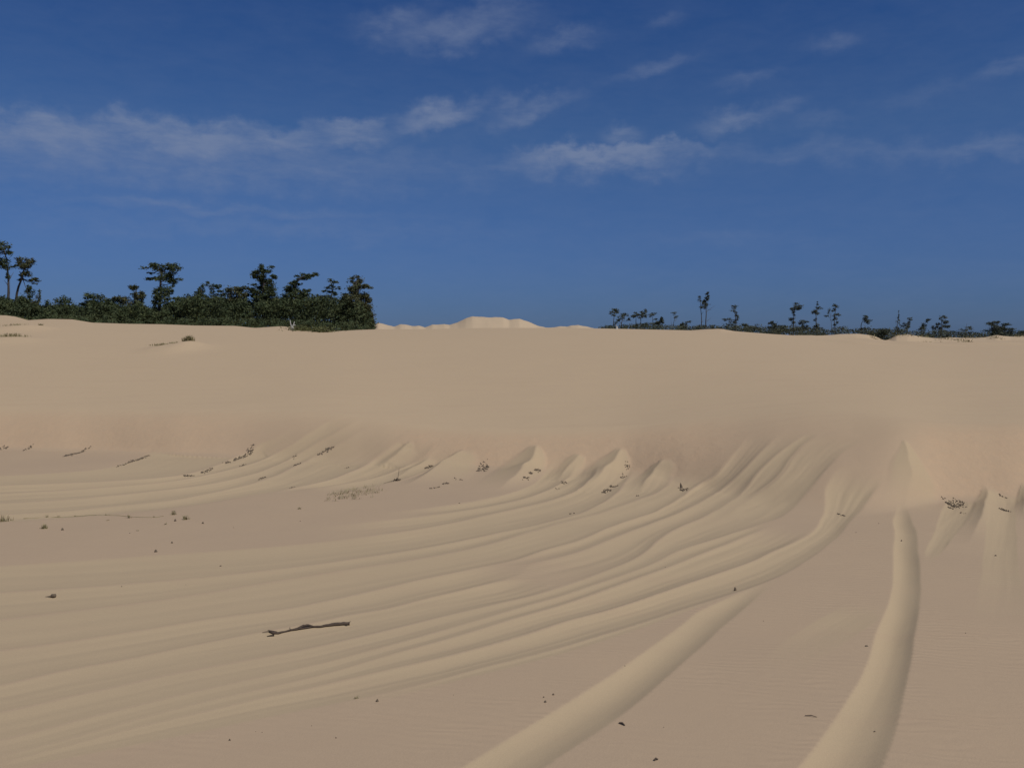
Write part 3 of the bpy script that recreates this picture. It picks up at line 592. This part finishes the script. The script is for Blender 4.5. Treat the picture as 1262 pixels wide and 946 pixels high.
# yellow green creeper mat and pale dead wood by the grove
def place(px, py):
    x, y = hit([px], [py], lambda X, Y: ground(X, Y)) if False else hit([px], [py]); x, y = float(x[0]), float(y[0]); return x, y, G(x, y)
def mat_patch(name, label, cat, spots, n, mat, leaf, D=None, up=.05, kind=None):
    c = []
    for (px, py, rx, rd) in spots:
        x, y, z = place(px, py); k = rx/F*y; q = rng.normal(size=(n, 2))*.5; X = x+q[:, 0]*k; Y = y+q[:, 1]*rd
        c.append(np.stack([X, Y, ground(X, Y)+np.abs(rng.normal(size=n))*up], 1))
    V, Fc = leaves(np.concatenate(c), leaf, .5); o0 = V.mean(0); o = mesh_obj(name, V-o0, Fc, mat, loc=tuple(o0), smooth=False); tag(o, label, cat, kind=kind); return o
mat_patch('creeper_mat', 'yellow green creeper mat spreading on the sand at the foot of the grove', 'creeper', [(385,408,26,1.6),(372,407,14,1.),(398,409,12,1.)], 500, creeper_m, .09, up=.14)
def deadwood(name, label, px, py, hpx, kids, r):
    x, y, z = place(px, py); o0 = np.array([x, y, z-.03]); root = bpy.data.objects.new(name, None); col.objects.link(root); root.location = o0; tag(root, label, 'dead wood'); m = y/F
    g = Geo(); g.tube([(0,0,0),(.02,0,hpx*.3*m),(0,.02,hpx*.55*m)], [r*1.5, r, r*.8], 7); g.build('stump', pale_wood, root)
    for (dx, top) in kids:
        b = Geo(); b.tube([(0,.01,hpx*.3*m),(dx*.6*m,0,hpx*.6*m),(dx*m,.02,top*m)], [r*.6, r*.4, r*.18], 5); b.build('branch', pale_wood, root)
deadwood('dead_stump', 'pale forked dead stump on the sand before the left grove', 360, 406.5, 11, [(-2.5,13),(3,11),(5,6)], .10)
deadwood('dead_stump', 'tiny white dead stump on the crest under the leftmost round crowned tree', 760, 405.6, 6, [(-1.,6.5),(1.5,4)], .09)

# ------------------------------------------------------------------ dune grass and small plants
def tuft(label, px, py, wpx, hpx, n=60, mat=grass_m, name='grass_tuft', cat='grass tuft', group=None, kind=None, bw=.5, lean=.6, spread=1.0):
    x, y, z = place(px, py); m = y/F; wdt = wpx*m/2; h = hpx*m; V = []; Fc = []
    bw = bw*max(m, .006)*.55
    for i in range(n):
        bx = rng.normal()*wdt*.5*spread; by = rng.normal()*wdt*.35*spread; bz = G2(x+bx, y+by, z)-z-.01
        a = rng.uniform(0, 2*math.pi); l = h*rng.uniform(.3, 1.15)*(1-.55*min(1, abs(bx)/wdt)); dx = math.cos(a)*l*lean*rng.uniform(.2, 1.2); dy = math.sin(a)*l*lean*rng.uniform(.2, 1.2)
        k = len(V); s = bw*rng.uniform(.7, 1.3); ax = math.sin(a)*s; ay = -math.cos(a)*s
        V += [(bx-ax, by-ay, bz), (bx+ax, by+ay, bz), (bx+dx*.4+ax*.7, by+dy*.4+ay*.7, bz+l*.65), (bx+dx*.4-ax*.7, by+dy*.4-ay*.7, bz+l*.65), (bx+dx, by+dy, bz+l*rng.uniform(.75, 1))]
        Fc += [(k, k+1, k+2, k+3), (k+3, k+2, k+4, k+4)]
    g = Geo(); g.v = V; g.f = Fc; o = g.build(name, mat, loc=(x, y, z)); tag(o, label, cat, group, kind); return o
def G2(x, y, z): return z   # blades root within a few centimetres: flat enough
GG = 'small grass tufts on the sand'
TU = [('dense olive grass tuft crowning the little mound on the upper left slope',233,427,19,9,330),
      ('low thin grass tuft left of the dense one on the same little mound',199,428,26,5,150),
      ('sparse grass between the two tufts of the little mound on the upper left slope',217,428,22,3.5,90),
      ('row of thin grass on the crest at the far left, upper of two rows',22,402,34,5,150),
      ('thicker dark grass tuft at the right end of the upper row at the far left',50,403.5,10,5,110),
      ('thin grass row along the lower small ridge at the far left',14,418,38,6,220),
      ('grass tuft with fine upright stems at the left edge of the floor',5,640,22,13,60),
      ('bright olive grass clump below the line of debris on the left floor',55,651,17,8,90),
      ('small dark sprig right above the bright olive clump',58,634,6,6,14),
      ('small flat sprig right of the dark sprig on the left floor',72,633,10,3,12),
      ('little green sprig along the debris line, left of centre of the line',93,633,7,3,14),
      ('dark little plant along the debris line with a thin runner',132,634,11,3,20),
      ('flat straw coloured plant just below the dark little plant',133,641,10,3,14),
      ('tall thin stemmed sprig on the debris line',159,638,8,7,14),
      ('small plant on the debris line nearest the bushy dry tuft',190,637,6,4,10),
      ('left part of the bushy dry grass pair on the left floor',214,634,11,9,34),
      ('right, denser part of the bushy dry grass pair on the left floor',229,640,13,8,60),
      ('pale sprig below and left of the bushy dry pair',204,646,8,4,14),
      ('faint grey sprig on the bare sand left of the pale sprig',170,654,9,3,10),
      ('small grass plant alone on the floor between the dry pair and the grass patch',369,627,11,4,24),
      ('small spidery grass sprig in the foreground next to a pebble',439,860,11,7,18)]
for lb, px, py, wp, hp, n in TU: tuft(lb, px, py, wp, hp, n, group=None if wp > 20 or 'sparse' in lb else GG, lean=.9 if hp < 6 else .65, spread=1. if wp > 20 or 'sparse' in lb else .6 if wp > 17 else .5, kind='stuff' if wp > 20 or 'sparse' in lb else None)
# sparse grass patch on the floor: nobody could count it
gp = []
V = []; Fc = []; x0, y0, z0 = place(437, 608)
for i in range(95):
    px = 437+rng.normal()*19; py = 609+rng.normal()*4.5-(px-437)*.13
    if not (396 < px < 478 and 598 < py < 622): continue
    x, y, z = place(px, py)
    for j in range(rng.integers(3, 9)):
        a = rng.uniform(0, 6.28); l = rng.uniform(.03, .12); bx = x-x0+rng.normal()*.035; by = y-y0+rng.normal()*.035; bz = z-z0-.01
        k = len(V); s = .0022; ax = math.sin(a)*s; ay = -math.cos(a)*s; dx = math.cos(a)*l*.8; dy = math.sin(a)*l*.8
        V += [(bx-ax, by-ay, bz), (bx+ax, by+ay, bz), (bx+dx*.5+ax, by+dy*.5+ay, bz+l*.6), (bx+dx*.5-ax, by+dy*.5-ay, bz+l*.6), (bx+dx, by+dy, bz+l*.7)]
        Fc += [(k, k+1, k+2, k+3), (k+3, k+2, k+4, k+4)]
g = Geo(); g.v = V; g.f = Fc; o = g.build('sparse_grass', grass_m, loc=(x0, y0, z0)); tag(o, 'sparse patch of tiny green grass shoots on the flat sand left of centre', 'grass', kind='stuff')
def runner(label, pix, r):
    X, Y = hit([p[0] for p in pix], [p[1] for p in pix]); Z = ground(X, Y); g = Geo(); P = []
    for i in range(len(pix)-1):
        for t in (0, .5): P.append((X[i]*(1-t)+X[i+1]*t-X[0]+rng.normal()*.02, Y[i]*(1-t)+Y[i+1]*t-Y[0]+rng.normal()*.05, Z[i]*(1-t)+Z[i+1]*t-Z[0]+r*.6))
    g.tube(P, [r]*len(P), 5); o = g.build('dry_runner', grass_m, loc=(X[0], Y[0], Z[0])); tag(o, label, 'runner')
runner('long thin dry plant runner lying along the line of sprigs on the left floor', [(28,636.5),(60,634),(92,633),(130,634),(160,637.5),(190,637.5),(212,635)], .004)
# upright dry stem
x, y, z = place(489, 592); m = y/F; root = bpy.data.objects.new('dry_plant', None); col.objects.link(root); root.location = (x, y, z)
tag(root, 'thin upright dry stem rising from a dark tuft beside the sparse grass patch', 'dry plant')
g = Geo(); g.tube([(.02,0,-.02),(.03,0,.10),(.045,0,.18),(.05,0,15.5*m)], [.006,.005,.0045,.003], 5); g.build('stem', litter, root)
V, Fc = leaves(rng.normal(size=(60, 3))*np.array([.035, .035, .012])+[0, 0, .02], .03); mesh_obj('leaf_tuft', V, Fc, litter, root, smooth=False)
g = Geo(); g.tube([(-.02,0,.02),(-.12,-.2,.015),(-.22,-.42,.012)], [.007,.006,.003], 5); g.build('runner', litter, root)

# ------------------------------------------------------------------ debris and driftwood
def debris(label, streak, thick, n, name='plant_debris', cat='debris', group='dark plant debris lying in the hollows at the slip face foot', size=1.35):
    """a drift of dark leaf and bark flakes with twigs along a short line, resting on the sand"""
    xs, ys = hit([p[0] for p in streak], [p[1] for p in streak]); ln = np.stack([xs, ys], 1); o2 = ln.mean(0); m = o2[1]/F
    seg = np.linspace(0, len(ln)-1, n); base = np.stack([np.interp(seg, range(len(ln)), ln[:, 0]), np.interp(seg, range(len(ln)), ln[:, 1])], 1)
    env = np.sin(np.clip(seg/(len(ln)-1), .03, .97)*math.pi)**.5
    off = rng.normal(size=(n, 2))*np.array([.35, 1.0])*thick[:, None]*env[:, None] if hasattr(thick, '__len__') else rng.normal(size=(n, 2))*np.array([1.5*m, thick*m*EYE_K(o2[1])])*env[:, None]
    X = base[:, 0]+off[:, 0]; Y = base[:, 1]+off[:, 1]; Z = ground(X, Y); z0 = float(Z.mean())
    V = []; Fc = []
    for i in range(n):
        s = size*rng.uniform(.6, 1.5)*1.1*m; a = rng.uniform(0, 6.28); c = np.array([X[i]-o2[0], Y[i]-o2[1], Z[i]-z0+.012]); k = len(V); hh = s*rng.uniform(.2, .5)
        e = np.array([math.cos(a), math.sin(a), rng.normal()*.3])*s; f = np.array([-math.sin(a), math.cos(a), rng.normal()*.3])*s*.55
        V += [c-e-[0,0,.02], c-f-[0,0,.02], c+e-[0,0,.02], c+f-[0,0,.02], c+[0, 0, hh]]
        Fc += [(k, k+1, k+4, k+4), (k+1, k+2, k+4, k+4), (k+2, k+3, k+4, k+4), (k+3, k, k+4, k+4)]
    g = Geo(); g.v = [tuple(v) for v in V]; g.f = Fc; o = g.build(name, litter, loc=(o2[0], o2[1], z0), smooth=False); tag(o, label, cat, group); return o
def EYE_K(Y): return Y/EYE*.8
DB = [('small dark debris streak at the far left foot of the slip face',[(-4,554),(2,553),(9,552)],.8,26),
      ('small slanting debris streak, second from the left edge at the slip face foot',[(32,553.5),(36,552),(39,551)],.8,20),
      ('large dark debris drift third from the left edge, with a long tail on both ends',[(81,562),(88,560),(94,559),(101,557)],1.6,90),
      ('few crumbs trailing up right of the large dark drift on the left',[(103,555),(106,553),(111,551)],.5,8),
      ('long slanting debris streak right of the large dark drift on the left',[(158,570),(166,567),(174,565),(183,561)],1.1,90),
      ('thin broken tail of crumbs below the long slanting streak',[(144,575),(149,573),(156,571)],.4,10),
      ('thin faint debris line, lowest of the chain of streaks left of centre',[(227,585),(233,584.5),(239,584)],.4,22),
      ('second streak from the bottom of the chain of streaks left of centre',[(249,581),(255,579),(262,576)],.8,44),
      ('short middle streak of the chain of streaks left of centre',[(278,570),(281,569),(284,568)],.7,20),
      ('fourth streak up the chain of streaks left of centre',[(289,566),(293,563.5),(299,561.5)],.8,36),
      ('topmost thick streak of the chain of streaks left of centre',[(302,559.5),(306,557),(311,555)],1.1,46),
      ('round dark lump just below the chain of streaks left of centre',[(299,571),(300,572)],1.0,14),
      ('two crumbs close together on the sand below the chain of streaks',[(320,589),(323,587),(327,586)],.8,18),
      ('small dark lump on the pale furrow above the sparse grass patch at left',[(360,600),(361,599)],.9,8),
      ('long thin debris line highest on the furrows left of centre',[(392,560),(401,555),(411,551)],.4,44),
      ('small dark clot at the lower end of the long thin debris line',[(363,573),(366,572.5),(369,571)],.7,16),
      ('faint clot just above the small dark clot on the furrows',[(362,562),(364,561)],.8,8),
      ('lone dark crumb on the furrow above the sparse grass patch',[(427,574),(429,573.5)],.8,7),
      ('dark debris clump in the hollow left of the first smooth spur',[(524,577),(528,575.5),(533,574)],1.1,34),
      ('large dark debris clump in the hollow right of the first smooth spur',[(588,580),(593,577.5),(598,576),(602,575)],1.8,80),
      ('small dark streak on the floor below the first smooth spur',[(545,597),(549,596),(553,595.5)],.7,20),
      ('thin faint streak at the lower left below the first smooth spur',[(530,602),(535,601.5),(542,600)],.3,14),
      ('two crumbs just left under the large clump of the first spur',[(560,590),(563,591),(570,592)],.6,9),
      ('upper dark clump of three in the hollow right of the second spur',[(659,583),(662,582.5),(665,581.5)],1.0,28),
      ('faint middle clump of three in the hollow right of the second spur',[(653,587),(656,586.5)],.7,10),
      ('lower clump of three in the hollow right of the second spur',[(645,592),(647,591.5),(650,591)],.8,14),
      ('small dark clump in the hollow right of the third spur',[(693,595),(695,594),(697,593)],.9,14),
      ('pale faint crumb below left of the small clump at the third spur',[(685,601),(688,600.5)],.6,5),
      ('longest dark streak in the hollow below the fourth spur',[(742,604),(747,602.5),(753,601)],1.0,44),
      ('flat dark streak just above the longest streak at the fourth spur',[(752,598),(756,597.5),(761,597)],.6,24),
      ('scattered crumbs above the flat streak at the fourth spur',[(765,588),(768,586.5),(772,586)],1.2,12),
      ('single dark clump at the very foot of the pinkish slip face right of the fourth spur',[(771,576),(773,575.5),(776,575)],.8,16),
      ('faint flat crumb on the furrows below the fourth spur',[(702,630.5),(705,630),(708,630)],.5,10),
      ('lone crumb on the furrows below and right of the fourth spur',[(784,609),(785,608)],.8,5),
      ('dark broken debris piece with an upright spike, in the furrow right of the spurs',[(839,602.5),(842,602),(848,600.5)],1.2,40),
      ('two small dark chips on the smooth ridge at the right',[(1032,630),(1036,631.5),(1041,633)],.7,12),
      ('largest ragged dark debris patch under the pinkish slip face on the right',[(1168,620),(1171,621),(1177,619.5),(1185,617.5)],2.4,130),
      ('low curl of debris hanging under the largest ragged patch on the right',[(1169,624),(1172,625),(1174,624.5)],.7,16),
      ('flat dark piece near the right edge below the slip face',[(1234,628),(1239,628),(1244,629.5)],1.0,28),
      ('reddish dark piece at the slip face foot near the right edge',[(1233,610),(1236,611.5),(1239,612)],.5,12),
      ('small scattered chips right below the largest ragged patch',[(1184,630),(1187,631.5)],.8,7)]
for lb, st, tk, n in DB: debris(lb, st, tk, n)
x, y, z = place(840, 600); g = Geo(); g.tube([(0,0,-.02),(-.01,0,.05),(-.025,0,.11)], [.03,.024,.008], 6); o = g.build('broken_root', litter, loc=(x, y, z)); tag(o, 'short upright root spike standing in the broken debris piece right of the spurs', 'root')

# lone bits lying about the floor
def bit(label, px, py, w_, h_, mat=litter, name='debris_bit', cat='debris', group='dark bits lying scattered on the floor', rot=0.):
    x, y, z = place(px, py); m = y/F; V = []; Fc = []; n = 7
    for r_, zz in ((1, -.2), (.9, .35), (.45, .9)):
        for k in range(n):
            a = 2*math.pi*k/n; q = .85*r_*rng.uniform(.75, 1.2); V.append((math.cos(a)*q*w_*m/2, math.sin(a)*q*w_*m/2*.55, zz*h_*m*rng.uniform(.8, 1.2)))
    for l_ in (0, 1):
        for k in range(n): Fc.append((l_*n+k, l_*n+(k+1) % n, (l_+1)*n+(k+1) % n, (l_+1)*n+k))
    V.append((0, 0, h_*m)); [Fc.append((2*n+k, 2*n+(k+1) % n, 3*n, 3*n)) for k in range(n)]
    g = Geo(); g.v = V; g.f = Fc; o = g.build(name, mat, loc=(x, y, z)); o.rotation_euler[2] = rot; tag(o, label, cat, group); return o
for lb, px, py, w_, h_ in [('black pebble like lump right of the spidery foreground sprig',465,864,5,3.2),('dark lump right below the bright olive grass clump on the left',77,653,4.5,2.6),
    ('lower dark lump of a trio in the foreground left of the diagonal furrow',672,865,4,2.6),('upper right lump of the foreground trio left of the diagonal furrow',682,856,3.4,2.2),('faint upper left lump of the foreground trio',670,859,2.5,1.6),
    ('dark burr on the ridge right of centre, standing like a tiny thorn',906,724,4,4.5),('dark lump on bare floor below the dry grass pair, the lower one',192,680,4.5,3.4),('small lump on bare floor below the dry grass pair, the upper one',212,669,3,2),
    ('dark lump right of the bushy dry grass pair',250,645,3.2,2.4),('dark lump just below the left half of the bushy dry pair',216,642,4,3),('flat dark chip on the floor left of centre, far from other things',272,695,4,1.3),
    ('brown crumb on the right floor beside the wide furrow, low down',1078,895,3.4,1.6),('dark lump in the lower left corner region of the floor',283,912,3.2,2.4),('tiny crumb below left of the spidery foreground sprig',414,909,2.4,1.6),
    ('flat brown chip beyond the ridge left of the wide furrow',1068,796,6,1.4),('small crumb at the top of the wide furrow',1111,664,2.4,1.8),('crumb on the right floor under the ragged debris patch',1227,684,4,1.5)]:
    bit(lb, px, py, w_, h_)
SP = [(384,894),(323,902),(315,901),(604,895),(818,896),(770,820),(559,856),(453,870),(820,698),(735,660),(941,765),(940,857),(229,719),(243,719),(160,657),(290,712),(370,642),(402,643),(288,650),(1089,696),(1055,656),(1059,674),(1083,645),(561,619),(566,620),(785,647),(150,722),(262,887),(1190,780)]
for (px, py) in SP[::2]+SP[1:8:4]: bit('tiny dark speck of plant debris alone on the bare sand floor', px, py, rng.uniform(1.3, 2.0), rng.uniform(.6, 1.0), name='debris_speck', group='tiny dark specks scattered on the sand floor')
for lb, a, b in (('short brown twig lying in the foreground right of the diagonal furrow', (763,891), (770,894)), ('tiny brown twig near the bottom edge right of the diagonal furrow', (806,937), (811,936)), ('thin faint brown twig on the right floor near the wide furrow',(992,882),(1007,884))):  # the faint one is a thin dark tube standing in for a shadow line
    x1, y1, z1 = place(*a); x2, y2, z2 = place(*b); g = Geo(); g.tube([(0,0,.006),((x2-x1)*.55,(y2-y1)*.5+.006,z2-z1+.012),(x2-x1,y2-y1,z2-z1+.006)], [.003,.004,.002] if 'faint' in lb else [.006,.008,.004], 6); o = g.build('twig', drift, loc=(x1, y1, z1)); tag(o, lb, 'twig')
# wedge of bark, left floor
x, y, z = place(62, 734); m = y/F; root = bpy.data.objects.new('bark_chip', None); col.objects.link(root); root.location = (x, y, z); tag(root, 'dark wedge shaped chip of bark with a thin point, alone on the left floor', 'bark chip')
g = Geo(); g.tube([(-.5*m,0,.01),(2*m,.01,.02),(5.5*m,0,.022),(7*m,0,.016)], [.009,.022,.026,.010], 7); g.build('wedge', litter, root)
g = Geo(); g.tube([(0,0,.015),(-3*m,.005,.012),(-6.5*m,0,.012)], [.008,.005,.002], 5); g.build('point', litter, root)

# the driftwood stick
def driftwood():
    pix = [(431,765,4.6),(424,765.2,4.8),(412,766.5,4.6),(402,768,3.6),(394,769.3,3.0),(386,769.7,2.8),(380,769.2,3.0),(374,770.2,3.2),(366,773,3.4),(358,774.2,2.6),(350,776,2.2),(343,777.6,3.6),(337,777.8,4.2),(332,776.5,2.6)]
    X, Y = hit([p[0] for p in pix], [p[1]+1.5 for p in pix]); Z = ground(X, Y); o0 = np.array([X.mean(), Y.mean(), Z.mean()]); m = o0[1]/F
    root = bpy.data.objects.new('driftwood_stick', None); col.objects.link(root); root.location = o0; tag(root, 'long dark weathered stick lying on the foreground sand, forked at its left end', 'stick')
    lift = [.014,.016,.016,.013,.011,.012,.018,.019,.014,.011,.010,.010,.009,.008]
    path = [(X[i]-o0[0], Y[i]-o0[1], Z[i]-o0[2]+lift[i]) for i in range(len(pix))]
    den = []; rad = []
    for i in range(len(path)-1):
        for t in (0, .33, .66):
            den.append(tuple(path[i][k]*(1-t)+path[i+1][k]*t+rng.normal()*.0012 for k in range(3))); rad.append((pix[i][2]*(1-t)+pix[i+1][2]*t)*m*.45*rng.uniform(.92, 1.08))
    den.append(path[-1]); rad.append(pix[-1][2]*m*.3)
    g = Geo(); g.tube(den, rad, 10); g.build('shaft', drift, root)
    def pp(px, py, up): x, y = hit([px], [py+1.4]); return (float(x[0])-o0[0], float(y[0])-o0[1], G(float(x[0]), float(y[0]))-o0[2]+up)
    def twig(pts, r0, r1, nm='twig', mt=drift): q = Geo(); q.tube(pts, [r0+(r1-r0)*i/(len(pts)-1) for i in range(len(pts))], 6); q.build(nm, mt, root)
    twig([pp(341,777,.012), pp(335,776.6,.016), pp(330,776,.012)], .008, .003)
    twig([pp(338,780,.012), pp(333,780.5,.010), pp(329,781,.006)], .010, .003)
    twig([pp(334,777,.018), pp(328,777.5,.014), pp(323,778,.008)], .006, .002)
    twig([pp(358,775,.02), pp(357,774,.028), pp(357.5,773.8,.038)], .005, .002, 'snag')
    twig([pp(386,770,.016), pp(380,770.9,.012), pp(373,772,.012), pp(367,773,.014)], .008, .009, 'side_strand')
    twig([pp(427,765,.022), pp(430.5,764.6,.026), pp(432,764,.030)], .007, .003, 'splinter')
    twig([pp(427,766.4,.026), pp(429,766.4,.027)], .008, .007, 'broken_end', drift)
driftwood()
# small grass dotted along the lumpy pale dunes at the right and the far dune tops
def dots(label, spots, n, D=None):
    c = []
    for (px, py, rx, DD) in spots:
        u, v = ray(px, py); X = float(u)*DD+rng.normal(size=n)*rx/F*DD*.5; Y = DD+rng.normal(size=n)*.5; Z = ground(X, Y)+np.abs(rng.normal(size=n))*.09
        c.append(np.stack([X, Y, Z], 1))
    V, Fc = leaves(np.concatenate(c), .085, 1.2); o0 = V.mean(0); o = mesh_obj('sparse_grass', V-o0, Fc, grass_m, loc=tuple(o0), smooth=False); tag(o, label, 'grass', kind='stuff')
dots('thin low grass scattered over the lumpy pale dunes at the right', [(1105,418,10,88),(1120,420,10,88),(1140,416,8,89),(1150,420,14,84),(1163,418,12,87),(1180,420,14,86),(1200,417,10,89),(1228,421,10,86),(1240,418,10,92),(1255,421,8,88),(1078,417,6,86),(1192,428,6,66)], 60)
dots('thin dark grass along the tops of the white dunes behind the centre crest', [(583,390,4,150),(626,392,6,149),(632,394,5,148),(645,394,6,148),(598,400,8,142),(618,399,5,142),(655,399,5,147),(468,398,5,112),(484,400,4,111),(495,400,6,117),(506,401,5,117),(528,402,4,120),(540,400,6,120),(548,401,3,121),(686,402,5,114),(697,400,5,115),(716,402,5,115)], 34)
print('verts', len(verts))
